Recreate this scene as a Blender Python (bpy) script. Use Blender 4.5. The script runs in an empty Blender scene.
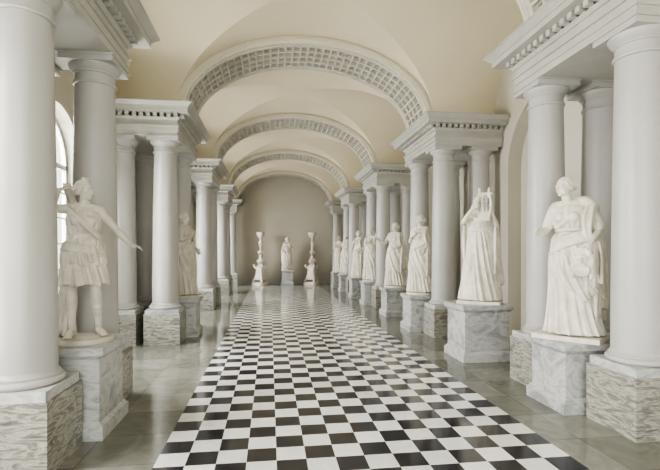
import bpy, math, random
import numpy as np
from mathutils import Vector, Matrix
random.seed(3)
scene = bpy.context.scene
COL = scene.collection
V = lambda *a: np.array(a, float)

# ------------------------------------------------------------------ layout
XC = 0.795            # centre of the aisle
OFF_IN, OFF_OUT, OFF_WALL = 2.775, 3.55, 3.95
XL, XR = XC-OFF_WALL, XC+OFF_WALL
GROUPS = [3.95, 8.95, 13.95, 18.95, 23.95]
YEND = 24.9
YBACK = -4.65
S = 4.45              # springing
A1, B1 = 2.45, 1.47
A2, B2 = 2.60, 1.62
PAIR = 1.5

# ------------------------------------------------------------------ materials
def new_mat(name):
    m = bpy.data.materials.new(name); m.use_nodes = True
    nt = m.node_tree; b = nt.nodes['Principled BSDF']
    return m, nt, b
def node(nt, t, **kw):
    n = nt.nodes.new(t)
    for k, v in kw.items():
        if k in n.inputs: n.inputs[k].default_value = v
        else: setattr(n, k, v)
    return n
def ramp(nt, fac, stops):
    r = nt.nodes.new('ShaderNodeValToRGB')
    e = r.color_ramp.elements
    while len(e) < len(stops): e.new(0.5)
    for el, (p, c) in zip(e, stops):
        el.position = p; el.color = (*c, 1)
    nt.links.new(fac, r.inputs[0]); return r
def plaster(name, c, rough=0.6, var=0.06, scale=3.0, bump=0.03, bscale=40):
    m, nt, b = new_mat(name)
    tc = node(nt, 'ShaderNodeTexCoord')
    n = node(nt, 'ShaderNodeTexNoise'); n.inputs['Scale'].default_value = scale; n.inputs['Detail'].default_value = 6
    nt.links.new(tc.outputs['Object'], n.inputs['Vector'])
    r = ramp(nt, n.outputs['Fac'], [(0.3, tuple(x*(1-var) for x in c)), (0.7, tuple(min(1, x*(1+var*0.5)) for x in c))])
    nt.links.new(r.outputs[0], b.inputs['Base Color'])
    b.inputs['Roughness'].default_value = rough
    n2 = node(nt, 'ShaderNodeTexNoise'); n2.inputs['Scale'].default_value = bscale; n2.inputs['Detail'].default_value = 4
    nt.links.new(tc.outputs['Object'], n2.inputs['Vector'])
    bp = node(nt, 'ShaderNodeBump'); bp.inputs['Strength'].default_value = bump*3; bp.inputs['Distance'].default_value = 0.01
    nt.links.new(n2.outputs['Fac'], bp.inputs['Height']); nt.links.new(bp.outputs[0], b.inputs['Normal'])
    return m
M_VAULT = plaster('vault_plaster', (0.70, 0.63, 0.47), 0.8, 0.04, 0.8)
M_ARCHI = plaster('arch_plaster', (0.66, 0.62, 0.51), 0.8, 0.04, 1.5)
M_COFFER = plaster('coffer_stucco', (0.54, 0.515, 0.445), 0.8, 0.08, 4)
M_WALL = plaster('wall_plaster', (0.53, 0.50, 0.43), 0.85, 0.05, 0.7)
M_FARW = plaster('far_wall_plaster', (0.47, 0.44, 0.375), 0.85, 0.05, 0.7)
M_COLUMN = plaster('column_stucco', (0.405, 0.395, 0.38), 0.38, 0.06, 2.0, 0.02)
M_ENT = plaster('entablature_stone', (0.43, 0.42, 0.385), 0.6, 0.10, 3.0)
M_STATUE = plaster('statue_marble', (0.70, 0.655, 0.57), 0.45, 0.22, 7.0, 0.03, 60)
M_STATUE_SHADED = plaster('statue_marble_shaded', (0.55, 0.51, 0.44), 0.45, 0.24, 7.0, 0.03, 60)  # same statue marble, darkened: shade put into the colour
M_FRAME = plaster('window_frame_paint', (0.50, 0.50, 0.47), 0.5, 0.02)

def veined(name, c1, c2, c3, scale, stretch, rough=0.35):
    m, nt, b = new_mat(name)
    geo = node(nt, 'ShaderNodeNewGeometry')
    mp = node(nt, 'ShaderNodeMapping'); mp.inputs['Scale'].default_value = stretch
    nt.links.new(geo.outputs['Position'], mp.inputs['Vector'])
    n = node(nt, 'ShaderNodeTexNoise'); n.inputs['Scale'].default_value = scale
    n.inputs['Detail'].default_value = 10; n.inputs['Roughness'].default_value = 0.65; n.inputs['Distortion'].default_value = 1.2
    nt.links.new(mp.outputs[0], n.inputs['Vector'])
    r = ramp(nt, n.outputs['Fac'], [(0.36, c1), (0.46, c2), (0.52, c3), (0.57, c2), (0.68, c1)])
    nt.links.new(r.outputs[0], b.inputs['Base Color']); b.inputs['Roughness'].default_value = rough
    return m
M_BLOCK = veined('green_grey_veined_marble', (0.095, 0.095, 0.082), (0.20, 0.195, 0.17), (0.40, 0.385, 0.34), 3.0, (1, 1, 5.0))
M_PED = veined('white_grey_marble', (0.25, 0.26, 0.262), (0.38, 0.385, 0.38), (0.50, 0.50, 0.485), 2.4, (1, 1, 1.8), 0.4)

# floor material
TX0, TX1, NT = -0.92, 2.49, 14
TILE = (TX1-TX0)/NT
def floor_mat():
    m, nt, b = new_mat('marble_floor'); L = nt.links
    geo = node(nt, 'ShaderNodeNewGeometry')
    sub = node(nt, 'ShaderNodeVectorMath', operation='SUBTRACT'); sub.inputs[1].default_value = (TX0, 0.06, 0)
    L.new(geo.outputs['Position'], sub.inputs[0])
    sc = node(nt, 'ShaderNodeVectorMath', operation='MULTIPLY_ADD')
    sc.inputs[1].default_value = (1/TILE, 1/TILE, 0); sc.inputs[2].default_value = (0, 0, 0.5)
    L.new(sub.outputs[0], sc.inputs[0])
    ck = node(nt, 'ShaderNodeTexChecker'); ck.inputs['Scale'].default_value = 1
    L.new(sc.outputs[0], ck.inputs['Vector'])
    fl = node(nt, 'ShaderNodeVectorMath', operation='FLOOR'); L.new(sc.outputs[0], fl.inputs[0])
    wn = node(nt, 'ShaderNodeTexWhiteNoise'); L.new(fl.outputs[0], wn.inputs['Vector'])
    ns = node(nt, 'ShaderNodeTexNoise'); ns.inputs['Scale'].default_value = 9; ns.inputs['Detail'].default_value = 8; ns.inputs['Distortion'].default_value = 1.0
    L.new(geo.outputs['Position'], ns.inputs['Vector'])
    add = node(nt, 'ShaderNodeMath', operation='MULTIPLY_ADD'); add.inputs[1].default_value = 0.45
    L.new(wn.outputs['Value'], add.inputs[0]); 
    mul = node(nt, 'ShaderNodeMath', operation='MULTIPLY'); mul.inputs[1].default_value = 0.6
    L.new(ns.outputs['Fac'], mul.inputs[0]); L.new(mul.outputs[0], add.inputs[2])
    wr = ramp(nt, add.outputs[0], [(0.15, (0.52, 0.52, 0.495)), (0.85, (0.76, 0.755, 0.73))])
    br = ramp(nt, add.outputs[0], [(0.15, (0.006, 0.006, 0.009)), (0.85, (0.02, 0.02, 0.026))])
    mx = node(nt, 'ShaderNodeMix', data_type='RGBA')
    L.new(ck.outputs['Fac'], mx.inputs[0]); L.new(br.outputs[0], mx.inputs[6]); L.new(wr.outputs[0], mx.inputs[7])
    # slabs
    ss = node(nt, 'ShaderNodeVectorMath', operation='MULTIPLY_ADD'); ss.inputs[1].default_value = (1/0.62, 1/0.62, 0); ss.inputs[2].default_value = (0, 0, .5)
    L.new(sub.outputs[0], ss.inputs[0])
    sf = node(nt, 'ShaderNodeVectorMath', operation='FLOOR'); L.new(ss.outputs[0], sf.inputs[0])
    sw = node(nt, 'ShaderNodeTexWhiteNoise'); L.new(sf.outputs[0], sw.inputs['Vector'])
    n3 = node(nt, 'ShaderNodeTexNoise'); n3.inputs['Scale'].default_value = 3; n3.inputs['Detail'].default_value = 10; n3.inputs['Distortion'].default_value = 2.0
    L.new(geo.outputs['Position'], n3.inputs['Vector'])
    a2 = node(nt, 'ShaderNodeMath', operation='MULTIPLY_ADD'); a2.inputs[1].default_value = 0.4
    L.new(sw.outputs['Value'], a2.inputs[0])
    m3 = node(nt, 'ShaderNodeMath', operation='MULTIPLY'); m3.inputs[1].default_value = 0.65
    L.new(n3.outputs['Fac'], m3.inputs[0]); L.new(m3.outputs[0], a2.inputs[2])
    sr = ramp(nt, a2.outputs[0], [(0.2, (0.095, 0.098, 0.08)), (0.5, (0.15, 0.15, 0.125)), (0.8, (0.23, 0.225, 0.195))])
    fr = node(nt, 'ShaderNodeVectorMath', operation='FRACTION'); L.new(ss.outputs[0], fr.inputs[0])
    sx = node(nt, 'ShaderNodeSeparateXYZ'); L.new(fr.outputs[0], sx.inputs[0])
    mn = node(nt, 'ShaderNodeMath', operation='MINIMUM'); L.new(sx.outputs[0], mn.inputs[0]); L.new(sx.outputs[1], mn.inputs[1])
    gt = node(nt, 'ShaderNodeMath', operation='LESS_THAN'); gt.inputs[1].default_value = 0.012; L.new(mn.outputs[0], gt.inputs[0])
    mj = node(nt, 'ShaderNodeMix', data_type='RGBA'); mj.inputs[7].default_value = (0.06, 0.06, 0.052, 1)
    L.new(gt.outputs[0], mj.inputs[0]); L.new(sr.outputs[0], mj.inputs[6])
    # region mask
    sp = node(nt, 'ShaderNodeSeparateXYZ'); L.new(geo.outputs['Position'], sp.inputs[0])
    g1 = node(nt, 'ShaderNodeMath', operation='GREATER_THAN'); g1.inputs[1].default_value = TX0; L.new(sp.outputs[0], g1.inputs[0])
    g2 = node(nt, 'ShaderNodeMath', operation='LESS_THAN'); g2.inputs[1].default_value = TX1; L.new(sp.outputs[0], g2.inputs[0])
    g3 = node(nt, 'ShaderNodeMath', operation='LESS_THAN'); g3.inputs[1].default_value = 0.06+TILE*96; L.new(sp.outputs[1], g3.inputs[0])
    p1 = node(nt, 'ShaderNodeMath', operation='MULTIPLY'); L.new(g1.outputs[0], p1.inputs[0]); L.new(g2.outputs[0], p1.inputs[1])
    p2 = node(nt, 'ShaderNodeMath', operation='MULTIPLY'); L.new(p1.outputs[0], p2.inputs[0]); L.new(g3.outputs[0], p2.inputs[1])
    fin = node(nt, 'ShaderNodeMix', data_type='RGBA')
    L.new(p2.outputs[0], fin.inputs[0]); L.new(mj.outputs[2], fin.inputs[6]); L.new(mx.outputs[2], fin.inputs[7])
    L.new(fin.outputs[2], b.inputs['Base Color'])
    rr = node(nt, 'ShaderNodeMapRange'); rr.inputs['To Min'].default_value = 0.06; rr.inputs['To Max'].default_value = 0.17
    L.new(n3.outputs['Fac'], rr.inputs['Value']); L.new(rr.outputs[0], b.inputs['Roughness'])
    b.inputs['Specular IOR Level'].default_value = 0.5
    return m
M_FLOOR = floor_mat()
def glass_mat():
    m = bpy.data.materials.new('window_glass'); m.use_nodes = True; nt = m.node_tree; nt.nodes.clear()
    o = node(nt, 'ShaderNodeOutputMaterial'); mix = node(nt, 'ShaderNodeMixShader'); mix.inputs[0].default_value = 0.06
    t = node(nt, 'ShaderNodeBsdfTransparent'); g = node(nt, 'ShaderNodeBsdfGlossy'); g.inputs['Roughness'].default_value = 0.05
    nt.links.new(t.outputs[0], mix.inputs[1]); nt.links.new(g.outputs[0], mix.inputs[2]); nt.links.new(mix.outputs[0], o.inputs[0])
    return m
M_GLASS = glass_mat()

# ------------------------------------------------------------------ mesh builder
class MB:
    def __init__(s): s.v = []; s.f = []; s.n = 0
    def add(s, verts, faces):
        verts = np.asarray(verts, float).reshape(-1, 3)
        s.v.append(verts); s.f += [tuple(i+s.n for i in f) for f in faces]; s.n += len(verts)
    def box(s, x0, x1, y0, y1, z0, z1):
        s.prism([(x0, y0), (x1, y0), (x1, y1), (x0, y1)], z0, [(x0, y0), (x1, y0), (x1, y1), (x0, y1)], z1)
    def prism(s, p0, z0, p1, z1):
        n = len(p0)
        vs = [(x, y, z0) for x, y in p0]+[(x, y, z1) for x, y in p1]
        fs = [tuple(range(n))[::-1], tuple(range(n, 2*n))]+[(i, (i+1) % n, n+(i+1) % n, n+i) for i in range(n)]
        s.add(vs, fs)
    def lathe(s, prof, n=48, c=(0, 0), caps=True):
        m = len(prof); vs = []
        for r, z in prof:
            for k in range(n):
                a = 2*math.pi*k/n; vs.append((c[0]+r*math.cos(a), c[1]+r*math.sin(a), z))
        fs = [(i*n+k, i*n+(k+1) % n, (i+1)*n+(k+1) % n, (i+1)*n+k) for i in range(m-1) for k in range(n)]
        if caps: fs += [tuple(range(n))[::-1], tuple((m-1)*n+k for k in range(n))]
        s.add(vs, fs)
    def rings(s, R):
        """list of equal-length rings -> closed surface"""
        m = len(R); n = len(R[0]); vs = np.concatenate(R)
        fs = [(i*n+k, i*n+(k+1) % n, (i+1)*n+(k+1) % n, (i+1)*n+k) for i in range(m-1) for k in range(n)]
        c0 = R[0].mean(0); c1 = R[-1].mean(0)
        vs = np.vstack([vs, c0, c1]); a = m*n
        fs += [(a, (k+1) % n, k) for k in range(n)]+[(a+1, (m-1)*n+k, (m-1)*n+(k+1) % n) for k in range(n)]
        s.add(vs, fs)
    def tube(s, P, R, lat=None, n=16, m=4, closed=False):
        P = np.array(P, float); R = np.array([(r, r) if np.isscalar(r) else r for r in R], float)
        D = np.hstack([P, R])
        if m > 1: D = catmull(D, m)
        P = D[:, :3]; R = np.maximum(D[:, 3:5], 0.002)
        T = np.gradient(P, axis=0); T /= np.linalg.norm(T, axis=1)[:, None]+1e-9
        A = np.array(lat, float) if lat is not None else (V(1, 0, 0) if abs(T[0][0]) < 0.8 else V(0, 1, 0))
        rg = []; ang = np.linspace(0, 2*np.pi, n, endpoint=False)
        def ring(p, A_, B_, ra, rb): return p+np.outer(np.cos(ang)*ra, A_)+np.outer(np.sin(ang)*rb, B_)
        fr = []
        for i in range(len(P)):
            t = T[i]; a = A-t*np.dot(A, t); a /= np.linalg.norm(a)+1e-9
            if lat is None: A = a
            fr.append((a, np.cross(t, a)))
        for an in (80, 55, 28):
            c, q = math.cos(math.radians(an)), math.sin(math.radians(an)); r = min(R[0])
            rg.append(ring(P[0]-T[0]*r*q, *fr[0], R[0][0]*c, R[0][1]*c))
        for i in range(len(P)): rg.append(ring(P[i], *fr[i], *R[i]))
        for an in (28, 55, 80):
            c, q = math.cos(math.radians(an)), math.sin(math.radians(an)); r = min(R[-1])
            rg.append(ring(P[-1]+T[-1]*r*q, *fr[-1], R[-1][0]*c, R[-1][1]*c))
        s.rings(rg)
    def ell(s, c, r, l=(1, 0, 0), f=(0, -1, 0), u=(0, 0, 1), n=16):
        c = np.array(c, float); l, f, u = (np.array(q, float) for q in (l, f, u)); rg = []
        ang = np.linspace(0, 2*np.pi, n, endpoint=False)
        for k in range(1, n//2):
            ph = -math.pi/2+math.pi*k/(n//2)
            rg.append(c+u*r[2]*math.sin(ph)+np.outer(np.cos(ang), l)*r[0]*math.cos(ph)-np.outer(np.sin(ang), f)*r[1]*math.cos(ph))
        s.rings(rg)
    def mesh(s, name):
        me = bpy.data.meshes.new(name); me.from_pydata(np.vstack(s.v).tolist(), [], s.f); me.update(); return me
def catmull(D, m):
    Q = np.vstack([2*D[0]-D[1], D, 2*D[-1]-D[-2]]); out = []
    for i in range(1, len(Q)-2):
        p0, p1, p2, p3 = Q[i-1:i+3]
        for k in range(m):
            t = k/m
            out.append(0.5*((2*p1)+(-p0+p2)*t+(2*p0-5*p1+4*p2-p3)*t*t+(-p0+3*p1-3*p2+p3)*t**3))
    out.append(D[-1]); return np.array(out)
def obj(name, data, mat=None, parent=None, loc=(0, 0, 0), rz=0):
    o = bpy.data.objects.new(name, data); COL.objects.link(o)
    o.location = loc; o.rotation_euler = (0, 0, rz)
    if parent: o.parent = parent
    if mat and data is not None and not data.materials: data.materials.append(mat)
    return o
def smooth(me, ang=35):
    for p in me.polygons: p.use_smooth = True
    me.set_sharp_from_angle(angle=math.radians(ang)); return me
def struct(o, label=None):
    o['kind'] = 'structure'
    if label: o['label'] = label; 
    return o

# ------------------------------------------------------------------ room shell
mb = MB(); mb.add([(XL-0.4, YBACK, 0), (XR+0.4, YBACK, 0), (XR+0.4, YEND+0.1, 0), (XL-0.4, YEND+0.1, 0)], [(0, 1, 2, 3)])
fl = struct(obj('floor', mb.mesh('floor'), M_FLOOR), 'polished black and white checkerboard marble floor bordered by grey-green slabs')
fl['category'] = 'floor'

BAYS = [g-1.75 for g in GROUPS]+[-2.8]   # bay centres (before each group)
HB = 1.85
def bay_vault(c, n=40):
    mb = MB(); vs = []; fs = []
    def idx(i, j): return i*(n+1)+j
    for i in range(n+1):
        for j in range(n+1):
            p, q = math.pi*i/n, math.pi*j/n
            vs.append((XC-A2*math.cos(p), c-HB*math.cos(q), S+B2*max(math.sin(p), math.sin(q))))
    for i in range(n):
        for j in range(n):
            a, b, c_, d = idx(i, j), idx(i+1, j), idx(i+1, j+1), idx(i, j+1)
            if i == j: fs += [(a, c_, b), (a, d, c_)]
            elif i+j == n-1: fs += [(a, d, b), (b, d, c_)]
            else: fs.append((a, d, c_, b))
    mb.add(vs, fs)
    for x0, x1 in ((XL, XC-A2), (XC+A2, XR)):
        vs = []; fs = []
        for j in range(n+1):
            q = math.pi*j/n; z = S+B2*math.sin(q); y = c-HB*math.cos(q)
            vs += [(x0, y, z), (x1, y, z)]
        fs = [(2*j, 2*j+2, 2*j+3, 2*j+1) for j in range(n)]
        mb.add(vs, fs)
    return smooth(mb.mesh('ceiling'), 12)
for i, c in enumerate(BAYS):
    struct(obj('ceiling', bay_vault(c), M_VAULT), 'cream plaster groin vault bay')

def wall_mesh(X, segs, dirn, depth, blind):
    """segs: list of (y0,y1,hole or None); hole=(c,w,sill,spring)"""
    mb = MB(); H = 6.2
    def q(a, b, c, d): mb.add([(X, *a), (X, *b), (X, *c), (X, *d)], [(0, 1, 2, 3)])
    for y0, y1, h in segs:
        if h is None: q((y0, 0), (y1, 0), (y1, H), (y0, H)); continue
        c, w, sill, sp = h
        q((y0, 0), (c-w, 0), (c-w, H), (y0, H)); q((c+w, 0), (y1, 0), (y1, H), (c+w, H))
        if sill > 0: q((c-w, 0), (c+w, 0), (c+w, sill), (c-w, sill))
        arc = [(c-w*math.cos(math.pi*k/32), sp+w*math.sin(math.pi*k/32)) for k in range(33)]
        for a, b in zip(arc, arc[1:]): q(a, b, (b[0], H), (a[0], H))
        out = [(c-w, sill)]+arc+[(c+w, sill)]
        if sill > 0: out.append((c-w, sill))
        vs = []; fs = []
        for p in out: vs += [(X, *p), (X+dirn*depth, *p)]
        fs = [(2*k, 2*k+2, 2*k+3, 2*k+1) for k in range(len(out)-1)]
        mb.add(vs, fs)
        if blind:
            pl = [(c-w, sill)]+arc+[(c+w, sill)]
            mb.add([(X+dirn*depth, *p) for p in pl], [tuple(range(len(pl)))])
    return mb.mesh('wall')
def segs(hole):
    out = []; edges = sorted(BAYS)
    y = YBACK
    for c in edges:
        if c-HB > y+1e-6: out.append((y, c-HB, None))
        out.append((c-HB, c+HB, hole(c))); y = c+HB
    out.append((y, YEND, None)); return out
WW, WS, WP = 0.86, 0.60, 3.10
struct(obj('wall_left', wall_mesh(XL, segs(lambda c: (c, WW, WS, WP)), -1, 0.3, False), M_WALL), 'plastered side wall with arched window openings')
struct(obj('wall_right', wall_mesh(XR, segs(lambda c: (c, 1.3, 0.0, 3.35)), 1, 0.28, True), M_WALL), 'plastered side wall with blind arched recesses')
mb = MB(); mb.add([(XL, YEND, 0), (XR, YEND, 0), (XR, YEND, 6.3), (XL, YEND, 6.3)], [(0, 1, 2, 3)])
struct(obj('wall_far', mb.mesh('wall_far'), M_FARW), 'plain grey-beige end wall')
mb = MB()
mb.box(XL, XR, YEND-0.06, YEND, 0, 0.28)
struct(obj('baseboard_far', mb.mesh('baseboard_far'), M_ENT))
for nm, x0, x1, ys in (('baseboard_left', XL, XL+0.05, BAYS), ):
    mb = MB()
    for c in ys: mb.box(x0, x1, c-HB, c+HB, 0, 0.3)
    struct(obj(nm, mb.mesh(nm), M_ENT))

# windows
for i, c in enumerate(sorted(BAYS)):
    mb = MB(); x0, x1 = XL-0.27, XL-0.21; t = 0.06
    mb.box(x0, x1, c-WW, c-WW+t, WS, WP); mb.box(x0, x1, c+WW-t, c+WW, WS, WP)
    mb.box(x0-0.02, x1+0.03, c-WW, c+WW, WS, WS+0.09); mb.box(x0, x1, c-WW, c+WW, WP-0.04, WP+0.04)
    mb.box(x0, x1, c-0.03, c+0.03, WS, WP)
    for q in (-0.44, 0.44): mb.box(x0+.015, x1-.015, c+q-0.013, c+q+0.013, WS, WP+0.7)
    for k in range(1, 6):
        z = WS+(WP-WS)*k/6; mb.box(x0+.015, x1-.015, c-WW, c+WW, z-0.013, z+0.013)
    for ro, ri in ((WW, WW-t), (0.44, 0.41)):
        n = 24
        for k in range(n):
            a, b = math.pi*k/n, math.pi*(k+1)/n
            pts = [(c-ri*math.cos(a), WP+ri*math.sin(a)), (c-ro*math.cos(a), WP+ro*math.sin(a)), (c-ro*math.cos(b), WP+ro*math.sin(b)), (c-ri*math.cos(b), WP+ri*math.sin(b))]
            mb.add([(x0, *p) for p in pts]+[(x1, *p) for p in pts], [(0, 1, 2, 3), (7, 6, 5, 4), (0, 4, 5, 1), (1, 5, 6, 2), (2, 6, 7, 3), (3, 7, 4, 0)])
    w = struct(obj('window_%d' % (i+1), mb.mesh('window'), M_FRAME), 'tall arched white window with small panes')
    g = MB(); pl = [(c-WW, WS), (c+WW, WS)]+[(c+WW*math.cos(math.pi*k/24), WP+WW*math.sin(math.pi*k/24)) for k in range(25)]
    g.add([(x0+.03, *p) for p in pl], [tuple(range(len(pl)))])
    obj('window_pane', g.mesh('pane'), M_GLASS, w)

# ------------------------------------------------------------------ coffered arches
def arc_table(a, b, N):
    t = np.linspace(0, math.pi, 2001); x = -a*np.cos(t); z = b*np.sin(t)
    d = np.concatenate([[0], np.cumsum(np.hypot(np.diff(x), np.diff(z)))])
    return np.interp(np.linspace(0, d[-1], N+1), d, t)
def arch_parts():
    NA = 40
    tt = arc_table(A1, B1, NA); W0, W1 = 0.10, 1.40; mrg = 0.15; rows = 4
    mb = MB()
    def P(t, y, d):
        nx, nz = -math.cos(t)/A1, math.sin(t)/B1; l = math.hypot(nx, nz)
        return (XC-A1*math.cos(t)+nx/l*d, y, S+B1*math.sin(t)+nz/l*d)
    ys = np.linspace(W0+mrg, W1-mrg, rows+1)
    for i in range(NA):
        t0, t1 = tt[i], tt[i+1]
        for ya, yb in ((W0, W0+mrg), (W1-mrg, W1)):
            pr = [(ya, 0), (ya+.04, 0), (ya+.05, -.025), (yb-.06, -.025), (yb-.05, 0), (yb, 0)]
            for (u0, d0), (u1, d1) in zip(pr, pr[1:]):
                mb.add([P(t0, u0, d0), P(t1, u0, d0), P(t1, u1, d1), P(t0, u1, d1)], [(0, 1, 2, 3)])
        for j in range(rows):
            y0, y1 = ys[j], ys[j+1]; lev = [(0, 0), (.11, 0), (.12, .06), (.20, .06), (.22, .12), (.34, .12), (.49, .03)]
            vs = []
            for fq, d in lev:
                ta, tb = t0+(t1-t0)*fq, t1-(t1-t0)*fq; ya, yb = y0+(y1-y0)*fq, y1-(y1-y0)*fq
                vs += [P(ta, ya, d), P(tb, ya, d), P(tb, yb, d), P(ta, yb, d)]
            fs = [(4*k+e, 4*k+(e+1) % 4, 4*k+4+(e+1) % 4, 4*k+4+e) for k in range(len(lev)-1) for e in range(4)]
            k = 4*(len(lev)-1); fs.append((k, k+1, k+2, k+3)); mb.add(vs, fs)
    band = mb.mesh('coffered_soffit')
    # archivolt: front and back ring with small moulding
    mb = MB(); n = 64
    for yf, sg in ((W0, -1), (W1, 1)):
        prof = [(0, 0), (0, 0.03), (0.05, 0.03), (0.05, 0.055), (0.09, 0.055), (0.10, 0.02), (0.17, 0.02), (0.17, -0.05)]
        vs = []; m = len(prof)
        for k in range(n+1):
            t = math.pi*k/n
            for d, e in prof:
                p = P(t, 0, d); vs.append((p[0], yf+sg*e, p[2]))
        fs = [(k*m+j, k*m+j+1, (k+1)*m+j+1, (k+1)*m+j) for k in range(n) for j in range(m-1)]
        mb.add(vs, fs)
    ring = smooth(mb.mesh('archivolt'), 40)
    return band, ring
band, ring = arch_parts()
for gi, g in enumerate([-1.05]+GROUPS):
    e = obj('trim_%d' % (gi+1), None, loc=(0, g, 0))
    e['label'] = 'broad plaster ceiling arch with rows of square rosette coffers'; e['category'] = 'arch'
    e['kind'] = 'structure'
    obj('coffered_soffit', band, M_COFFER, e); obj('archivolt', ring, M_ARCHI, e)

# ------------------------------------------------------------------ columns
def column_parts():
    mb = MB(); h = 0.32; mb.box(-h, h, -h, h, 0, 0.57); blk = mb.mesh('pedestal_block')
    mb = MB(); h = 0.30; mb.box(-h, h, -h, h, 0.57, 0.65); slab = mb.mesh('plinth_slab')
    mb = MB(); prof = []
    for k in range(9):
        a = -math.pi/2+math.pi*k/8; prof.append((0.265+0.03*math.cos(a), 0.68+0.03*math.sin(a)))
    prof += [(0.267, 0.715), (0.267, 0.73), (0.252, 0.74), (0.244, 0.765)]
    mb.lathe(prof, 56); base = smooth(mb.mesh('base'), 40)
    mb = MB(); z0, z1 = 0.765, 3.58
    prof = [(0.242-0.035*(k/24)**1.6, z0+(z1-z0)*k/24) for k in range(25)]
    mb.lathe(prof, 64); sh = smooth(mb.mesh('shaft'), 40)
    mb = MB()
    prof = [(0.207, 3.58), (0.223, 3.585), (0.228, 3.60), (0.223, 3.615), (0.207, 3.62), (0.207, 3.70), (0.219, 3.705), (0.219, 3.72), (0.232, 3.735), (0.252, 3.755), (0.268, 3.785), (0.271, 3.80)]
    mb.lathe(prof, 56); h = 0.28; mb.box(-h, h, -h, h, 3.80, 3.86); h = 0.295; mb.box(-h, h, -h, h, 3.86, 3.88)
    cap = smooth(mb.mesh('capital'), 35)
    return [('pedestal_block', blk, M_BLOCK), ('plinth_slab', slab, M_PED), ('base', base, M_COLUMN), ('shaft', sh, M_COLUMN), ('capital', cap, M_COLUMN)]
CP = column_parts()
first = None
for g in GROUPS:
    for side in (-1, 1):
        for off in (OFF_IN, OFF_OUT):
            for dy in (0, PAIR):
                if g+dy > YEND-0.35: continue
                e = obj('column', None, loc=(XC+side*off, g+dy, 0))
                e['category'] = 'column'; e['group'] = 'gallery columns'
                e['label'] = ('smooth grey stone column on a veined marble block beside the aisle' if off == OFF_IN else 'smooth grey stone column close to the side wall')
                for nm, me, mt in CP: obj(nm, me, mt, e)

# ------------------------------------------------------------------ entablatures
def ent(y0, y1, side, closed_far=False):
    e = obj('entablature', None, loc=(XC+side*OFF_IN, (y0+y1)/2, 3.88))
    e['label'] = 'grey stone entablature block with dentils resting on paired columns'; e['category'] = 'entablature'; e['group'] = 'column entablatures'
    cy = (y0+y1)/2; inner = -0.27; outer = OFF_WALL-OFF_IN-.02
    def foot(o):
        xa, xb = inner-o, outer
        ya, yb = y0-cy-0.27-o, (y1-cy+0.27+o if not closed_far else y1-cy-.02)
        p = [(xa, ya), (xb, ya), (xb, yb), (xa, yb)]
        if side < 0: p = [(-x, y) for x, y in p][::-1]
        return p
    def part(nm, lv):
        mb = MB()
        for o0, z0, o1, z1 in lv: mb.prism(foot(o0), z0, foot(o1), z1)
        obj(nm, mb.mesh(nm), M_ENT, e)
    part('architrave', [(0, 0, 0, 0.08), (0.015, 0.08, 0.015, 0.165), (0.04, 0.165, 0.04, 0.19)])
    part('frieze', [(0.0, 0.19, 0.0, 0.29), (0.02, 0.29, 0.05, 0.325)])
    part('cornice', [(0.05, 0.325, 0.05, 0.40), (0.22, 0.40, 0.22, 0.47), (0.235, 0.47, 0.235, 0.485), (0.235, 0.485, 0.30, 0.545), (0.31, 0.545, 0.31, 0.565)])
    p = foot(0.05); xi = inner-0.05; ysv = [q[1] for q in p]; yA, yB = min(ysv), max(ysv); T = .07
    out = []                      # crenellated outline round three sides (unmirrored coordinates)
    def run(a, b, fixed_in, fixed_out, horiz):
        n = max(3, int(round(abs(b-a)/0.125))); st = (b-a)/n
        for k in range(n):
            for c_, w_ in ((a+k*st, fixed_in), (a+(k+.22)*st, fixed_in), (a+(k+.22)*st, fixed_out), (a+(k+.78)*st, fixed_out), (a+(k+.78)*st, fixed_in)):
                out.append((c_, w_) if horiz else (w_, c_))
    run(outer-.01, xi, yA, yA-T, True)
    run(yA, yB, xi, xi-T, False)
    if closed_far: out += [(xi, yB), (outer-.01, yB)]
    else:
        run(xi, outer-.01, yB, yB+T, True); out.append((outer-.01, yB))
    pl = [(-x, y) for x, y in out] if side < 0 else out[::-1]
    mb = MB(); mb.prism(pl, 0.335, pl, 0.399)
    obj('dentil_row', mb.mesh('dentils'), M_ENT, e)
for g in GROUPS:
    for side in (-1, 1):
        if g+PAIR < YEND: ent(g, g+PAIR, side)
        else: ent(g, YEND, side, True)

# ------------------------------------------------------------------ pedestals
def pedestal(x, y, w, d, h, label='square white-grey veined marble pedestal carrying a statue'):
    e = obj('pedestal', None, loc=(x, y, 0)); e['category'] = 'pedestal'; e['label'] = label; e['group'] = 'statue pedestals'
    def sq(o): return [(-w/2-o, -d/2-o), (w/2+o, -d/2-o), (w/2+o, d/2+o), (-w/2-o, d/2+o)]
    mb = MB(); mb.prism(sq(0), 0, sq(0), 0.12); mb.prism(sq(-.01), 0.12, sq(-.035), 0.155); obj('base_moulding', mb.mesh('base_moulding'), M_PED, e)
    mb = MB(); mb.prism(sq(-.045), 0.155, sq(-.045), h-0.11); obj('die', mb.mesh('die'), M_PED, e)
    mb = MB(); mb.prism(sq(-.035), h-0.11, sq(-.005), h-0.07); mb.prism(sq(0.005), h-0.07, sq(0.005), h); obj('cap', mb.mesh('cap'), M_PED, e)
    return e

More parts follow.
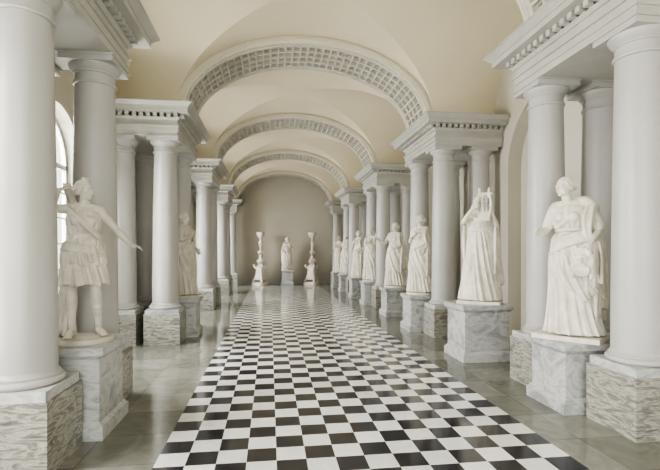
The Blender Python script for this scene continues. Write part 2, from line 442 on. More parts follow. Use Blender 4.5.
# ------------------------------------------------------------------ figure sculpting
def unit(v): v = np.array(v, float); return v/np.linalg.norm(v)
def hand(mb, w, d, nrm, side, curl=0.5, s=1.0):
    """w wrist, d finger direction, nrm palm normal, side: thumb direction"""
    d = unit(d); nrm = np.array(nrm, float); nrm = unit(nrm-d*np.dot(nrm, d)); t = unit(np.array(side, float)-d*np.dot(side, d)-nrm*np.dot(side, nrm))
    w = np.array(w, float)
    mb.tube([w-d*.01, w+d*.04*s, w+d*.085*s], [(.026, .018), (.038, .016), (.038, .014)], lat=t, n=14, m=3)
    for off, ln, c in ((.029, .068, .9), (.010, .078, 1.0), (-.010, .073, 1.1), (-.029, .058, 1.25)):
        b = w+d*.085*s+t*off; c *= curl
        p1 = b+d*ln*.42; d2 = unit(d*math.cos(c)+nrm*math.sin(c)); p2 = p1+d2*ln*.33
        d3 = unit(d*math.cos(1.9*c)+nrm*math.sin(1.9*c)); p3 = p2+d3*ln*.28
        mb.tube([b-d*.015, p1, p2, p3], [.0105, .0098, .009, .0075], n=8, m=2)
    b = w+d*.02*s+t*.025
    mb.tube([b, b+t*.025+d*.025+nrm*.008, b+t*.033+d*.052+nrm*.02, b+t*.03+d*.075+nrm*.03], [.015, .013, .0105, .0085], n=8, m=2)
def foot(mb, a, d):
    a = np.array(a, float); d = unit((d[0], d[1], 0)); l = V(-d[1], d[0], 0)
    h = a[2]
    mb.tube([a-d*.045+V(0, 0, -h+.035), a+V(0, 0, -h+.05), a+d*.08+V(0, 0, -h+.038), a+d*.145+V(0, 0, -h+.022)], [(.03, .033), (.036, .045), (.042, .033), (.042, .018)], lat=l, n=14, m=3)
    for k in range(5):
        o = (k-2)*.018; b = a+d*(.14-abs(k-1)*.006)+l*o+V(0, 0, -h+.017)
        mb.tube([b, b+d*.03], [.0115, .010], n=8, m=1)
def head(mb, hb, c, f, up=(0, 0, 1), hair='bun', male=False):
    c = np.array(c, float); f = unit(f); u = unit(np.array(up, float)-f*np.dot(up, f)); l = np.cross(f, u)
    E = lambda L, F, U, r: mb.ell(c+l*L+f*F+u*U, r, l, f, u, 14)
    E(0, -.012, .02, (.073, .092, .093)); E(0, .018, -.028, (.060, .068, .078)); E(0, .054, -.088, (.026, .024, .020))
    for q in (-1, 1):
        E(q*.03, .073, .020, (.024, .013, .007)); E(q*.028, .066, .001, (.014, .0125, .008)); E(q*.034, .050, -.036, (.024, .022, .024))
        E(q*.074, -.008, -.008, (.009, .018, .029)); E(q*.033, .012, -.070, (.024, .045, .025))
    mb.tube([c+f*.080+u*.022, c+f*.092-u*.008, c+f*.103-u*.026], [.008, .0095, .0125], n=8, m=2)
    E(0, .082, -.050, (.019, .012, .0060)); E(0, .080, -.062, (.016, .012, .0065))
    H = lambda L, F, U, r: hb.ell(c+l*L+f*F+u*U, r, l, f, u, 14)
    H(0, -.03, .032, (.084, .094, .090))
    for row in range(4):
        pts = []
        for k in range(9):
            a = math.pi*k/8; x = -.088*math.cos(a); z = -.035+.098*math.sin(a)+row*.012
            F = .055*math.sin(a)-.012-row*.030+.008*((k+row) % 2)
            pts.append(c+l*x*(1-.03*row)+f*F+u*z)
        hb.tube(pts, [.0125]*9, n=8, m=3)
    if hair == 'bun':
        H(0, -.125, .0, (.042, .045, .045)); H(0, -.14, .01, (.03, .03, .03)); 
        hb.tube([c-f*.10-u*.03, c-f*.10-u*.09+l*.03, c-f*.07-u*.14+l*.05], [.022, .018, .012], n=8, m=3)
    elif hair == 'long':
        for q in (-1, 1):
            hb.tube([c+l*q*.078-f*.02+u*.0, c+l*q*.085-f*.03-u*.08, c+l*q*.09-f*.01-u*.16, c+l*q*.08+f*.02-u*.24], [.02, .022, .018, .01], n=8, m=3)
        H(0, -.09, -.06, (.06, .045, .09))
    elif hair == 'knot':
        H(.022, -.0, .125, (.032, .03, .026)); H(-.022, -.0, .125, (.032, .03, .026)); H(0, -.115, -.01, (.038, .04, .04))
def bust(mb, c, y=-.108):
    for q in (-1, 1): mb.ell((c[0]+q*.070, c[1]+y, c[2]-.005), (.056, .056, .058))
def body(mb, J, male=False, bust=True):
    g = lambda k: np.array(J[k], float)
    pel, wai, che, nb, hc = g('pelvis'), g('waist'), g('chest'), g('neck'), g('head')
    sl, sr, hl, hr = g('shL'), g('shR'), g('hipL'), g('hipR'); lat = unit(sl-sr); 
    w = 1.08 if male else 1.0
    mid = (sl+sr)/2
    mb.tube([pel-V(0, 0, .09), pel, (pel+wai)/2, wai, (wai+che)/2, che, mid+V(0, 0, .0), nb, nb+(hc-nb)*.45, hc-V(0, 0, .03)],
            [(.12, .10), (.165, .115), (.15, .108), (.122*w, .092), (.138*w, .105), (.155*w, .115), (.135*w, .082), (.062, .06), (.048, .05), (.045, .045)], lat=lat, n=24, m=4)
    fwd = unit(np.cross(lat, V(0, 0, 1)))
    if fwd[1] > 0: fwd = -fwd
    if bust and not male:
        for q in (-1, 1): mb.ell(che+lat*q*.07+fwd*.085+V(0, 0, .0), (.052, .048, .052))
    for q, s in ((-1, 'R'), (1, 'L')):
        sh, el, wr = g('sh'+s), g('el'+s), g('wr'+s)
        mb.ell(sh, (.058*w, .056*w, .058*w)); 
        mb.tube([sh, sh+(el-sh)*.4, sh+(el-sh)*.8, el, el+(wr-el)*.3, el+(wr-el)*.7, wr], [.054*w, .050*w, .040*w, .038*w, .042*w, .032*w, .025*w], n=16, m=3)
        mb.tube([mid+V(0, 0, .03)+lat*q*.05, sh+V(0, 0, .02)], [.055, .045], n=12, m=2)
        hp, kn, an = g('hip'+s), g('kn'+s), g('an'+s)
        mb.tube([hp+V(0, 0, .03), hp+(kn-hp)*.3, hp+(kn-hp)*.75, kn, kn+(an-kn)*.28+V(0, .018, 0), kn+(an-kn)*.7, an], [(.09), .086, .062, .055, .058, .040, .034], n=18, m=4)
        mb.ell(kn+V(0, -.025, 0), (.036, .03, .04)); 
        foot(mb, an, J.get('toe'+s, (q*.25, -1)))
def fold(th, n1, ph, n2, ph2):
    a = np.abs(np.sin(n1*th/2+ph+.7*np.sin(2*th+ph)))**.6*2-1
    b = np.abs(np.sin(n2*th/2+ph2+.5*np.sin(3*th)))**.7*2-1
    return .7*a+.3*b
def cloth(mb, lv, n1=15, n2=26, ph=0.3, tw=0.5, n=220, m=8, zig=0.0, quiet=None):
    """lv: (z,cx,cy,rx,ry,amp) top->bottom"""
    D = catmull(np.array(lv, float), m)[::-1]
    th = np.linspace(0, 2*np.pi, n, endpoint=False); R = []
    zb = D[0][0]; H = D[-1][0]-D[0][0]
    for z, cx, cy, rx, ry, am in D:
        F = fold(th+tw*(z-zb), n1, ph, n2, ph*2.1)
        k = am*F*1.6
        if quiet is not None:
            qa, qw = quiet; dd = np.abs((th-qa+np.pi) % (2*np.pi)-np.pi); k = k*(1-.75*np.exp(-(dd/qw)**2))
        w = max(0, 1-(z-zb)/(0.25*H))
        zz = z+zig*w*np.sin(n1*th*.5+1)*1.0
        R.append(np.stack([cx+(rx+k)*np.cos(th), cy+(ry+k)*np.sin(th), zz], 1))
    mb.rings(R)
def strands(mb, P, offs, r=.018, jit=.01, seed=1):
    rn = random.Random(seed)
    for i, o in enumerate(offs):
        pts = [np.array(p, float)+np.array(o, float)+V(rn.uniform(-jit, jit), rn.uniform(-jit, jit), rn.uniform(-jit, jit)) for p in P]
        mb.tube(pts, [r*rn.uniform(.8, 1.2)]*len(pts), n=8, m=4)
def hang(mb, top, width, length, n=7, dirv=(1, 0, 0), r=.018, seed=2, taper=0.0, curve=0.0):
    rn = random.Random(seed); d = unit(dirv); top = np.array(top, float); nn = np.cross(d, V(0, 0, 1))
    for k in range(n):
        f = (k/(n-1)-.5); L = length*(1-.22*abs(math.sin(k*1.3)))+rn.uniform(-.02, .02)
        w = d*width*f
        p = [top+w*.6+nn*.01*(-1)**k, top+w+nn*.02*(-1)**k-V(0, 0, L*.35)+nn*curve*.5, top+w*(1+taper)+nn*.022*(-1)**k-V(0, 0, L*.7)+nn*curve, top+w*(1+taper)+nn*.018*(-1)**k-V(0, 0, L)+nn*curve]
        mb.tube(p, [r*.8, r, r*1.15, r*1.1], n=8, m=4)
def swag(mb, c, rx, ry, dzx, dzy, n=4, r=.02, gap=.028, a0=0, a1=2*math.pi, droop=0.0, flare=.01):
    for k in range(n):
        pts = []
        for i in range(21):
            a = a0+(a1-a0)*i/20; s = math.sin(math.pi*i/20)
            rr = flare*k+.004*math.sin(a*3+k)
            pts.append((c[0]+(rx+rr)*math.cos(a), c[1]+(ry+rr)*math.sin(a), c[2]-gap*k*(1+.4*s)+dzx*math.cos(a)+dzy*math.sin(a)-droop*s*(1+.3*k)))
        mb.tube(pts, [r]*21, n=8, m=2)
def remesh(mb, name, vox, sm=2):
    me = mb.mesh(name); o = bpy.data.objects.new('tmp', me); COL.objects.link(o)
    md = o.modifiers.new('r', 'REMESH'); md.mode = 'VOXEL'; md.voxel_size = vox; md.use_smooth_shade = True
    if sm:
        s2 = o.modifiers.new('s', 'SMOOTH'); s2.factor = 0.5; s2.iterations = sm
    dg = bpy.context.evaluated_depsgraph_get()
    out = bpy.data.meshes.new_from_object(o.evaluated_get(dg)); out.name = name
    bpy.data.objects.remove(o); bpy.data.meshes.remove(me)
    for p in out.polygons: p.use_smooth = True
    return out
BASE = dict(pelvis=(0, 0, .93), waist=(0, 0, 1.09), chest=(0, -.01, 1.27), neck=(0, 0, 1.44), head=(0, -.015, 1.605),
            shL=(.165, 0, 1.385), shR=(-.165, 0, 1.385), elL=(.23, .03, 1.12), elR=(-.23, .03, 1.12), wrL=(.20, -.10, .92), wrR=(-.20, -.10, .92),
            hipL=(.085, 0, .90), hipR=(-.085, 0, .90), knL=(.10, -.05, .50), knR=(-.09, 0, .50), anL=(.13, .0, .09), anR=(-.09, .02, .09))
def finish(kind, parts, vox):
    return [(nm, remesh(b, kind+'_'+nm, vox*(.8 if nm == 'hair' else 1), 1)) for nm, b in parts]
def plinth_part(r=.30, sq=False):
    mb = MB()
    if sq: mb.box(-r, r, -r*.85, r*.85, -.05, 0.0)
    else: mb.lathe([(r, -.05), (r, -.008), (r-.008, 0)], 40)
    return mb.mesh('plinth')

def diana(vox=.007):
    f, h, d, q, st = MB(), MB(), MB(), MB(), MB()
    J = dict(BASE); J.update(pelvis=(-.02, 0, .93), chest=(.0, -.01, 1.27), shL=(.165, -.01, 1.375), shR=(-.165, .01, 1.40),
             elL=(.33, -.06, 1.17), wrL=(.46, -.16, 1.02), elR=(-.33, .02, 1.40), wrR=(-.24, -.02, 1.60),
             hipL=(.07, 0, .90), hipR=(-.10, 0, .90), knL=(.12, -.08, .50), anL=(.14, .05, .09), knR=(-.12, -.01, .50), anR=(-.12, .0, .09), toeL=(.45, -1), toeR=(-.2, -1), head=(.01, -.02, 1.605))
    body(f, J); hand(f, J['wrL'], (.85, -.35, -.35), (0, -.3, -1), (0, -1, .3), .35); hand(f, J['wrR'], (.75, .1, .35), (.3, .3, -.6), (0, .4, 1), .9)
    head(f, h, J['head'], (.80, -.6, .0), hair='knot')
    cloth(d, [(1.40, 0, 0, .10, .075, 0), (1.36, 0, -.005, .155, .10, .005), (1.27, 0, -.015, .168, .135, .009), (1.17, 0, -.01, .152, .122, .010), (1.10, 0, 0, .132, .105, .007), (1.06, 0, 0, .160, .13, .016), (1.0, 0, 0, .165, .135, .013)], 17, 28, .4, .4)
    bust(d, J['chest'])
    cloth(d, [(1.09, 0, 0, .12, .09, .0), (1.0, -.01, 0, .175, .145, .012), (.9, -.01, 0, .195, .165, .02), (.8, 0, -.01, .205, .17, .022)], 15, 24, 1.4, .6, zig=.02)
    cloth(d, [(.95, -.01, 0, .17, .13, .0), (.85, -.01, 0, .195, .155, .012), (.70, .0, -.01, .21, .175, .022), (.57, .0, -.01, .222, .185, .026)], 13, 22, .9, .8, zig=.014)
    swag(d, (0, -.0, 1.12), .135, .108, .0, .0, 3, .017, .02)
    swag(d, (-.01, 0, .97), .19, .15, -.05, -.02, 3, .018, .022)
    # cloak rolled from right shoulder across the chest and round the waist
    strands(d, [(-.13, .06, 1.43), (-.12, -.08, 1.38), (-.02, -.165, 1.27), (.09, -.15, 1.17), (.145, -.06, 1.12), (.15, .06, 1.1)], [(0, 0, 0), (.012, -.008, -.028), (.02, -.01, -.055), (-.01, 0, .025)], .017)
    hang(d, (.14, .03, 1.12), .12, .42, 5, (.6, .8, 0), .02)
    for s_ in ('L', 'R'):
        k, a = np.array(J['kn'+s_]), np.array(J['an'+s_])
        for t in (.42, .55, .70, .85): 
            p = k+(a-k)*t; r = .058-.022*t
            f.tube([p-V(0, 0, .006), p+V(0, 0, .006)], [r, r], n=16, m=1)
    # quiver behind right shoulder
    q.tube([(-.02, .15, 1.18), (-.10, .15, 1.40), (-.17, .14, 1.62)], [.035, .042, .046], n=14, m=3)
    for k in range(4): q.tube([(-.17+.018*(k-1.5), .14, 1.6), (-.185+.022*(k-1.5), .14, 1.69)], [.009, .013], n=6, m=1)
    st.tube([(-.21, .09, .11), (-.20, .09, .2), (-.18, .08, .3), (-.17, .07, .48), (-.15, .06, .60)], [.11, .09, .085, .08, .07], n=16, m=4)
    for k in range(9):
        a = k*.7; st.tube([(-.21+.10*math.cos(a), .09+.10*math.sin(a), .035), (-.19+.084*math.cos(a+.2), .08+.084*math.sin(a+.2), .25), (-.16+.07*math.cos(a+.4), .07+.07*math.sin(a+.4), .56)], [.03, .018, .015], n=8, m=3)
    return finish('huntress', [('figure', f), ('hair', h), ('tunic', d), ('quiver', q), ('tree_stump', st)], vox)

def tragic(vox=.007):
    f, h, d, k_, m_ = MB(), MB(), MB(), MB(), MB()
    J = dict(BASE); J.update(chest=(-.015, -.02, 1.27), neck=(-.03, -.03, 1.44), elR=(-.24, -.05, 1.14), wrR=(-.235, -.24, 1.08), elL=(.27, .02, 1.13), wrL=(.23, -.17, .99), knL=(.10, -.12, .50), anL=(.16, -.02, .09), knR=(-.09, -.01, .5), toeL=(.3, -1), toeR=(-.2, -1), head=(-.055, -.06, 1.605))
    body(f, J); hand(f, J['wrR'], (-.2, -.85, .35), (.6, 0, -.6), (.5, -.2, .8), .6); hand(f, J['wrL'], (-.1, -.5, -.85), (-.6, .4, -.2), (.1, -1, .2), .7)
    head(f, h, J['head'], (-.45, -.9, -.02), hair='bun')
    # long chiton
    cloth(d, [(1.41, 0, 0, .10, .075, 0), (1.37, 0, -.005, .17, .10, .005), (1.27, 0, -.015, .175, .14, .012), (1.17, 0, -.01, .155, .128, .013), (1.12, 0, 0, .136, .11, .007), (1.05, 0, 0, .17, .135, .016), (.92, 0, 0, .19, .16, .016), (.7, 0, -.01, .195, .175, .02), (.4, .01, -.01, .205, .185, .028), (.15, .02, -.01, .235, .21, .034), (.015, .03, -.01, .265, .235, .038)], 19, 33, .3, .35, n=260, zig=.0, quiet=(math.radians(-62), .45))
    bust(d, (-.01, -.02, 1.27))
    d.tube([(.085, -.03, .88), (.10, -.09, .68), (.105, -.125, .50), (.135, -.08, .25), (.16, -.06, .12)], [.10, .098, .075, .07, .06], n=18, m=4)
    swag(d, (0, 0, 1.15), .145, .118, 0, 0, 2, .014, .02)
    strands(d, [(.13, -.09, 1.36), (.02, -.165, 1.25), (-.10, -.13, 1.17), (-.15, -.02, 1.15)], [(0, 0, 0), (0, 0, -.018)], .010, .003)
    # mantle: over left shoulder, across hips, falling to the side
    k = k_
    k.tube([(.06, .02, 1.45), (.15, .0, 1.43), (.215, .02, 1.36)], [.045, .06, .055], n=12, m=3)
    strands(k, [(.17, .08, 1.42), (.19, -.04, 1.38), (.185, -.11, 1.25), (.19, -.12, 1.10), (.22, -.10, .95)], [(0, 0, 0), (.025, .01, 0), (-.025, -.01, 0)], .02, seed=3)
    cloth(k, [(1.08, .02, .02, .12, .10, 0), (1.0, .02, .01, .19, .165, .014), (.85, .02, .005, .215, .19, .02), (.66, .02, 0, .222, .20, .024), (.50, .04, .01, .228, .205, .026), (.42, .06, .02, .225, .20, .028)], 11, 19, 1.1, 1.6, zig=.05)
    swag(k, (.01, 0, 1.03), .185, .165, .07, -.03, 4, .021, .026)
    hang(k, (.27, .03, 1.08), .18, .98, 8, (.35, 1, 0), .024, seed=4, taper=.2)
    hang(k, (.24, -.10, 1.0), .14, .55, 5, (.8, .4, 0), .02, seed=9)
    hang(k, (.08, .15, 1.35), .26, 1.28, 9, (1, 0, 0), .024, seed=5, taper=.25, curve=-.02)
    for tt in range(5):   # sleeve folds on arms
        a, b = np.array(J['shR']), np.array(J['elR']); p = a+(b-a)*(.1+.15*tt); d.tube([p, p+unit(b-a)*.02], [.066, .064], n=14, m=1)
        a, b = np.array(J['shL']), np.array(J['elL']); p = a+(b-a)*(.1+.17*tt); k.tube([p, p+unit(b-a)*.02], [.070, .068], n=14, m=1)
    # bearded theatre mask
    c = V(.17, -.27, .80); fw = unit((.1, -1, .1)); u = unit(V(0, 0, 1)-fw*.1); l = np.cross(fw, u)
    E = lambda L, F, U, r: m_.ell(c+l*L+fw*F+u*U, r, l, fw, u, 12)
    E(0, 0, .02, (.078, .05, .105)); E(0, .02, -.07, (.06, .04, .07))
    for s_ in (-1, 1):
        m_.tube([c+l*s_*.012+fw*.055+u*.045, c+l*s_*.05+fw*.045+u*.03], [.012, .009], n=8, m=1); E(s_*.03, .045, .018, (.014, .012, .01))
        for z in range(5): m_.tube([c+l*s_*.07+fw*.01+u*(.07-.05*z), c+l*s_*(.092+.005*(z % 2))+fw*.01+u*(.05-.05*z), c+l*s_*.08+fw*.01+u*(.02-.05*z)], [.02, .022, .016], n=8, m=2)
    m_.tube([c+fw*.055+u*.03, c+fw*.075-u*.012], [.01, .016], n=8, m=2)
    m_.tube([c-l*.025+fw*.055-u*.04, c+fw*.062-u*.028, c+l*.025+fw*.055-u*.04, c+fw*.062-u*.062, c-l*.025+fw*.055-u*.04], [.008]*5, n=8, m=3)
    for z in range(7): 
        x = (z-3)*.02; m_.tube([c+l*x+fw*.05-u*.07, c+l*x*1.1+fw*.055-u*.11, c+l*x*.8+fw*.04-u*(.16-.1*abs(x))], [.014, .014, .007], n=8, m=2)
        a = math.pi*z/6; m_.ell(c-l*.07*math.cos(a)+u*(.06+.06*math.sin(a))+fw*.02, (.025, .025, .025), n=10)
    return finish('tragic', [('figure', f), ('hair', h), ('dress', d), ('mantle', k), ('theatre_mask', m_)], vox)

def musician(vox=.0085):
    f, h, d, k, y = MB(), MB(), MB(), MB(), MB()
    J = dict(BASE); J.update(elR=(-.25, -.14, 1.26), wrR=(-.09, -.27, 1.46), elL=(.27, -.03, 1.18), wrL=(.20, -.12, 1.40), knL=(.08, -.05, .5), knR=(-.12, -.13, .50), anR=(-.17, -.02, .09), head=(-.02, -.02, 1.60), toeR=(-.3, -1), toeL=(.15, -1))
    body(f, J); hand(f, J['wrR'], (.55, -.1, .8), (.2, .9, -.1), (.8, 0, -.5), .6); hand(f, J['wrL'], (-.3, -.2, .9), (-.3, -.9, 0), (-.9, .2, -.2), .5)
    head(f, h, J['head'], (-.35, -.92, .02), hair='long')
    cloth(d, [(1.42, 0, 0, .09, .07, 0), (1.37, 0, -.005, .18, .105, .005), (1.27, 0, -.015, .185, .145, .012), (1.20, 0, -.01, .165, .13, .012), (1.15, 0, 0, .15, .12, .009), (1.05, 0, 0, .18, .15, .02), (.85, 0, 0, .205, .18, .025), (.6, 0, -.01, .225, .20, .03), (.3, 0, -.01, .26, .23, .036), (.1, 0, -.01, .29, .255, .04), (.012, 0, -.01, .30, .265, .04)], 17, 29, .8, .5, n=260, quiet=(math.radians(-118), .4))
    d.tube([(-.085, -.03, .88), (-.11, -.10, .68), (-.12, -.14, .50), (-.16, -.09, .25)], [.105, .10, .078, .07], n=18, m=4)
    swag(d, (0, 0, 1.18), .158, .125, 0, 0, 3, .016, .018)
    cloth(k, [(1.40, .0, .03, .12, .09, 0), (1.34, 0, .04, .20, .12, .01), (1.1, .02, .06, .22, .15, .02), (.8, .03, .08, .24, .17, .03), (.5, .04, .08, .26, .18, .035), (.25, .04, .08, .28, .19, .04)], 11, 21, .2, .7, zig=.03)
    hang(k, (.26, -.05, 1.18), .14, .72, 6, (.4, 1, 0), .023, seed=6, taper=.2)
    hang(k, (-.24, .02, 1.22), .14, .55, 5, (.4, 1, 0), .02, seed=16)
    strands(k, [(-.17, .05, 1.40), (-.10, -.12, 1.34), (.05, -.16, 1.26), (.18, -.08, 1.2)], [(0, 0, 0), (0, 0, -.03), (0, 0, .03)], .018)
    # kithara
    c = V(.09, -.18, 1.42)
    y.tube([c+V(-.07, 0, -.12), c+V(.07, 0, -.12)], [(.03, .03), (.03, .03)], n=10, m=1)
    y.ell(c+V(0, 0, -.08), (.10, .035, .08))
    for s_ in (-1, 1): y.tube([c+V(s_*.07, 0, -.06), c+V(s_*.10, 0, .07), c+V(s_*.095, 0, .20), c+V(s_*.07, 0, .31), c+V(s_*.075, 0, .37)], [.028, .026, .023, .020, .026], n=10, m=4)
    y.tube([c+V(-.11, 0, .30), c+V(.11, 0, .30)], [.016, .016], n=8, m=1)
    for s_ in range(5): y.tube([c+V((s_-2)*.022, -.02, -.07), c+V((s_-2)*.024, -.008, .30)], [.007, .007], n=6, m=1)
    return finish('musician', [('figure', f), ('hair', h), ('robe', d), ('mantle', k), ('lyre', y)], vox)

def muse(kind, vox=.012, seed=1):
    f, h, d, k, a_ = MB(), MB(), MB(), MB(), MB()
    J = dict(BASE)
    extra = []
    if kind == 'a':   # arm folded to chest, other along side
        J.update(elR=(-.24, -.03, 1.12), wrR=(-.10, -.20, 1.24), elL=(.23, .0, 1.12), wrL=(.22, -.15, .96)); hf = (-.4, -.9, 0)
        hd = [((.7, -.2, .5), (0, .8, 0), (.4, 0, .9)), ((0, -.5, -.8), (-1, 0, 0), (0, -.9, .5))]
    elif kind == 'b':  # right arm stretched forward
        J.update(elR=(-.26, -.08, 1.16), wrR=(-.36, -.27, 1.24), elL=(.24, .02, 1.13), wrL=(.13, -.18, 1.05)); hf = (-.5, -.85, 0)
        hd = [((-.4, -.7, .5), (.5, 0, -.6), (.6, -.2, .7)), ((-.8, -.4, 0), (0, .8, .2), (0, 0, 1))]
        a_.tube([(-.44, -.40, 1.15), (-.42, -.37, 1.27), (-.40, -.33, 1.42)], [.022, .02, .028], n=10, m=3)
    else:
        J.update(elR=(-.25, .0, 1.13), wrR=(-.28, -.16, .97), elL=(.25, -.04, 1.15), wrL=(.16, -.22, 1.18)); hf = (.3, -.95, 0)
        hd = [((-.1, -.6, -.7), (.9, 0, 0), (0, -.9, .5)), ((-.5, -.6, .5), (-.2, .8, 0), (-.4, 0, .9))]
        a_.tube([(.12, -.31, 1.14), (.10, -.33, 1.27), (.08, -.34, 1.37)], [.02, .022, .026], n=10, m=3)
    J['knL'] = (.10, -.12, .50); J['anL'] = (.15, -.02, .09)
    body(f, J); hand(f, J['wrR'], *hd[0], .5); hand(f, J['wrL'], *hd[1], .5); head(f, h, J['head'], hf, hair='bun' if kind != 'c' else 'long')
    ph = .3+seed
    cloth(d, [(1.41, 0, 0, .10, .075, 0), (1.36, 0, -.005, .17, .105, .005), (1.27, 0, -.015, .18, .145, .011), (1.14, 0, 0, .15, .12, .011), (1.05, 0, 0, .175, .14, .018), (.8, 0, 0, .20, .17, .022), (.4, .0, -.01, .22, .19, .032), (.1, .01, -.01, .25, .215, .04), (.012, .01, -.01, .265, .225, .042)], 17, 29, ph, .4, n=200, quiet=(math.radians(-62), .4))
    bust(d, (0, -.02, 1.27))
    d.tube([(.085, -.03, .88), (.10, -.09, .68), (.105, -.125, .50), (.14, -.08, .22)], [.10, .098, .075, .065], n=16, m=4)
    dz = .09 if kind != 'c' else -.09
    cloth(k, [(1.12, 0, .01, .12, .10, 0), (1.02, 0, .01, .20, .165, .012), (.8, 0, .005, .225, .19, .022), (.55, 0, 0, .235, .20, .028), (.36, .02*dz/abs(dz), .01, .235, .205, .03)], 11, 19, ph*1.7, 1.8, zig=.06)
    swag(k, (0, 0, 1.06), .19, .16, dz, -.02, 4, .021, .027)
    s_ = 1 if dz > 0 else -1
    strands(k, [(s_*.12, .10, 1.42), (s_*.16, -.02, 1.43), (s_*.17, -.11, 1.30), (s_*.19, -.12, 1.12)], [(0, 0, 0), (s_*.028, .01, -.01), (-s_*.028, -.01, 0)], .021)
    hang(k, (s_*.26, -.0, 1.10), .18, .75, 7, (.35*s_, 1, 0), .024, seed=seed, taper=.2)
    hang(k, (0, .16, 1.33), .30, 1.2, 8, (1, 0, 0), .026, seed=seed+5, taper=.25, curve=-.04)
    pr = [('figure', f), ('hair', h), ('dress', d), ('mantle', k)]
    if kind != 'a': pr.append(('scroll', a_))
    return finish('muse', pr, vox)

LIB = {'diana': diana(), 'tragic': tragic(), 'musician': musician(), 'a': muse('a', .010, 1), 'b': muse('b', .011, 2), 'c': muse('c', .012, 3)}
PL = {'round': plinth_part(.30), 'square': plinth_part(.33, True)}
def statue(kind, x, y, z, rz, scale, label, plinth='round', mat=M_STATUE):
    e = obj('statue', None, loc=(x, y, z), rz=math.radians(rz)); e['category'] = 'statue'; e['label'] = label
    e['group'] = 'gallery statues'
    for nm, me in LIB[kind]+[('plinth', PL[plinth])]:
        o = obj(nm, me, M_STATUE, e, loc=(0, 0, .052*scale)); o.scale = (scale,)*3
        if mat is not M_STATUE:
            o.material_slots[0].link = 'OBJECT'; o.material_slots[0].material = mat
pedestal(-1.86, 4.68, .72, .75, .84); statue('diana', -1.80, 4.68, .84, 16, .885, 'white marble huntress in short tunic, arm outstretched, beside tree stump', mat=M_STATUE_SHADED)
pedestal(3.38, 4.69, .66, .70, .74); statue('tragic', 3.38, 4.69, .74, -50, 1.03, 'white marble draped woman holding a bearded theatre mask at her hip', 'square')
pedestal(3.37, 7.0, .82, .78, .88); statue('musician', 3.42, 7.0, .88, -34, 1.0, 'white marble robed musician raising a lyre', 'square')
pedestal(3.31, 9.72, .66, .70, .78); statue('a', 3.33, 9.72, .78, -50, 1.0, 'white marble draped woman with one arm folded to her chest')
pedestal(3.40, 12.0, .72, .72, .76); statue('b', 3.40, 12.0, .76, -45, 1.0, 'white marble draped woman stretching one forearm into the aisle')
pedestal(3.35, 14.7, .66, .70, .76); statue('c', 3.35, 14.7, .76, -60, 1.0, 'white marble draped woman holding a scroll on a square pedestal')
pedestal(3.38, 17.0, .72, .72, .76); statue('a', 3.38, 17.0, .76, -60, 1.02, 'white marble draped woman with one arm folded to her chest')
pedestal(3.35, 19.7, .66, .70, .76); statue('b', 3.35, 19.7, .76, -60, 1.0, 'white marble draped woman stretching one forearm into the aisle')
pedestal(3.38, 22.0, .72, .72, .76); statue('c', 3.38, 22.0, .76, -60, 1.0, 'white marble draped woman holding a scroll on a square pedestal')
pedestal(-1.76, 9.72, .62, .70, .78); statue('a', -1.76, 9.72, .78, 75, 1.0, 'shaded marble draped figure beside a column block', mat=M_STATUE_SHADED)
pedestal(0.92, 24.3, .66, .62, .78); statue('c', 0.92, 24.3, .78, 0, 1.0, 'white marble draped figure before the plain end wall')

# ------------------------------------------------------------------ candelabra
def candelabrum(x, y, label):
    e = obj('candelabrum', None, loc=(x, y, 0)); e['category'] = 'candelabrum'; e['label'] = label
    mb = MB()
    tri = lambda r, o=0: [(r*math.cos(math.radians(a+o)), r*math.sin(math.radians(a+o))) for a in (-90, -75, 30, 45, 150, 165)]
    mb.prism(tri(.50), 0, tri(.50), .08); mb.prism(tri(.44), .08, tri(.40), .14)
    mb.prism(tri(.32), .32, tri(.24), .9); mb.prism(tri(.36), .27, tri(.36), .33); mb.prism(tri(.31), .9, tri(.31), .97)
    for a in (-82, 38, 158):
        c, s_ = math.cos(math.radians(a)), math.sin(math.radians(a))
        mb.tube([(c*.42, s_*.42, .17), (c*.41, s_*.41, .22), (c*.33, s_*.33, .32), (c*.30, s_*.30, .46)], [.07, .06, .06, .04], n=10, m=3)
        mb.tube([(c*.29, s_*.29, .86), (c*.36, s_*.36, .95), (c*.39, s_*.39, 1.02), (c*.34, s_*.34, 1.08)], [.04, .05, .045, .03], n=10, m=3)
    obj('tripod_base', smooth(mb.mesh('tripod_base'), 40), M_STATUE, e)
    mb = MB()
    prof = [(.15, .97), (.18, 1.0), (.17, 1.04), (.09, 1.08), (.07, 1.12), (.13, 1.2), (.16, 1.28), (.12, 1.36), (.07, 1.40), (.10, 1.43), (.10, 1.46), (.06, 1.5), (.055, 1.6), (.09, 1.68), (.13, 1.74), (.13, 1.77), (.07, 1.82), (.05, 1.9), (.06, 2.1), (.09, 2.2), (.11, 2.24), (.06, 2.3), (.05, 2.38), (.06, 2.5)]
    mb.lathe([(r*1.15, z) for r, z in prof], 32)
    for k in range(10):
        a = k*math.pi/5; c, s_ = math.cos(a), math.sin(a)
        mb.tube([(c*.10, s_*.10, 1.12), (c*.19, s_*.19, 1.24), (c*.17, s_*.17, 1.34)], [.02, .03, .014], n=8, m=2)
        mb.tube([(c*.06, s_*.06, 1.62), (c*.13, s_*.13, 1.70), (c*.17, s_*.17, 1.73)], [.016, .022, .014], n=8, m=2)
    obj('stem', smooth(mb.mesh('stem'), 40), M_STATUE, e)
    mb = MB(); mb.lathe([(.06, 2.5), (.12, 2.54), (.18, 2.62), (.21, 2.72), (.23, 2.76), (.23, 2.79), (.20, 2.79), (.15, 2.7)], 32)
    obj('bowl', smooth(mb.mesh('bowl'), 40), M_STATUE, e)
candelabrum(-0.49, 24.25, 'tall white marble candelabrum on a tripod base against the end wall')
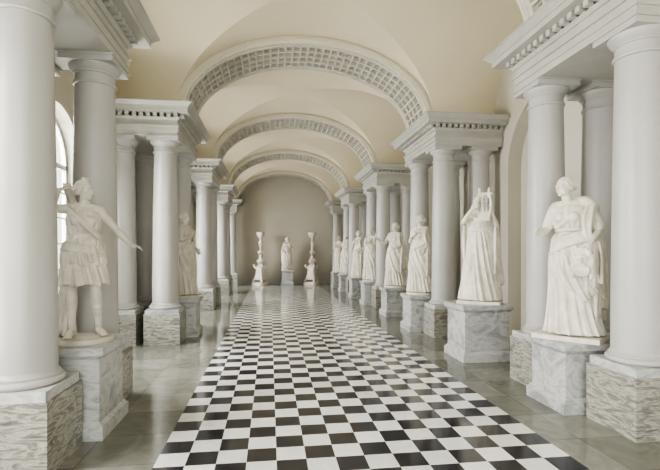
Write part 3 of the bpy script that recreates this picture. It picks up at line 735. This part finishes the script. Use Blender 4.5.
candelabrum(2.27, 24.25, 'tall white marble candelabrum on a tripod base against the end wall')

# ------------------------------------------------------------------ light
w = bpy.data.worlds.new('sky'); scene.world = w; w.use_nodes = True; nt = w.node_tree
bg = nt.nodes['Background']; tc = node(nt, 'ShaderNodeTexCoord'); sp = node(nt, 'ShaderNodeSeparateXYZ')
nt.links.new(tc.outputs['Generated'], sp.inputs[0])
mr = node(nt, 'ShaderNodeMapRange'); mr.inputs['From Min'].default_value = -.2; mr.inputs['From Max'].default_value = .4
nt.links.new(sp.outputs[2], mr.inputs['Value'])
r = ramp(nt, mr.outputs[0], [(0, (.55, .60, .50)), (.4, (.75, .80, .70)), (1, (.92, .96, 1.0))])
nt.links.new(r.outputs[0], bg.inputs['Color']); bg.inputs['Strength'].default_value = 3.2

def area(loc, target, sx, sy, power, col=(1, 1, 1)):
    l = bpy.data.lights.new('daylight_and_fill', 'AREA'); l.shape = 'RECTANGLE'; l.size = sx; l.size_y = sy; l.energy = power; l.color = col
    o = bpy.data.objects.new('daylight_and_fill', l); COL.objects.link(o); o.location = loc
    o.rotation_euler = (Vector(target)-Vector(loc)).to_track_quat('-Z', 'Y').to_euler()
for c in sorted(BAYS):
    area((XL-1.4, c, 3.6), (XL+1.5, c, 1.4), 1.6, 3.0, 1100, (1.0, .99, .96))
    area((XL-1.0, c, .9), (XL+2.6, c, 4.6), 1.6, 1.6, 330, (1.0, .97, .90))  # added uplight, stands in for ground bounce to brighten the vault
area((XC-1.0, YBACK+.2, 2.6), (XC, 5, 3.4), 4.5, 4.0, 330, (1, .985, .96))  # added soft fill lamp behind the camera, not a real source
scene.view_settings.look = 'AgX - Medium High Contrast'

# ------------------------------------------------------------------ camera
cam = bpy.data.cameras.new('camera'); co = bpy.data.objects.new('camera', cam); COL.objects.link(co)
cam.sensor_width = 36; cam.lens = 36*450/660; cam.clip_start = 0.05
co.location = (0, 0, 1.7); co.rotation_euler = (math.radians(90), 0, -math.atan(60/450))
cam.shift_y = 18/660
scene.camera = co
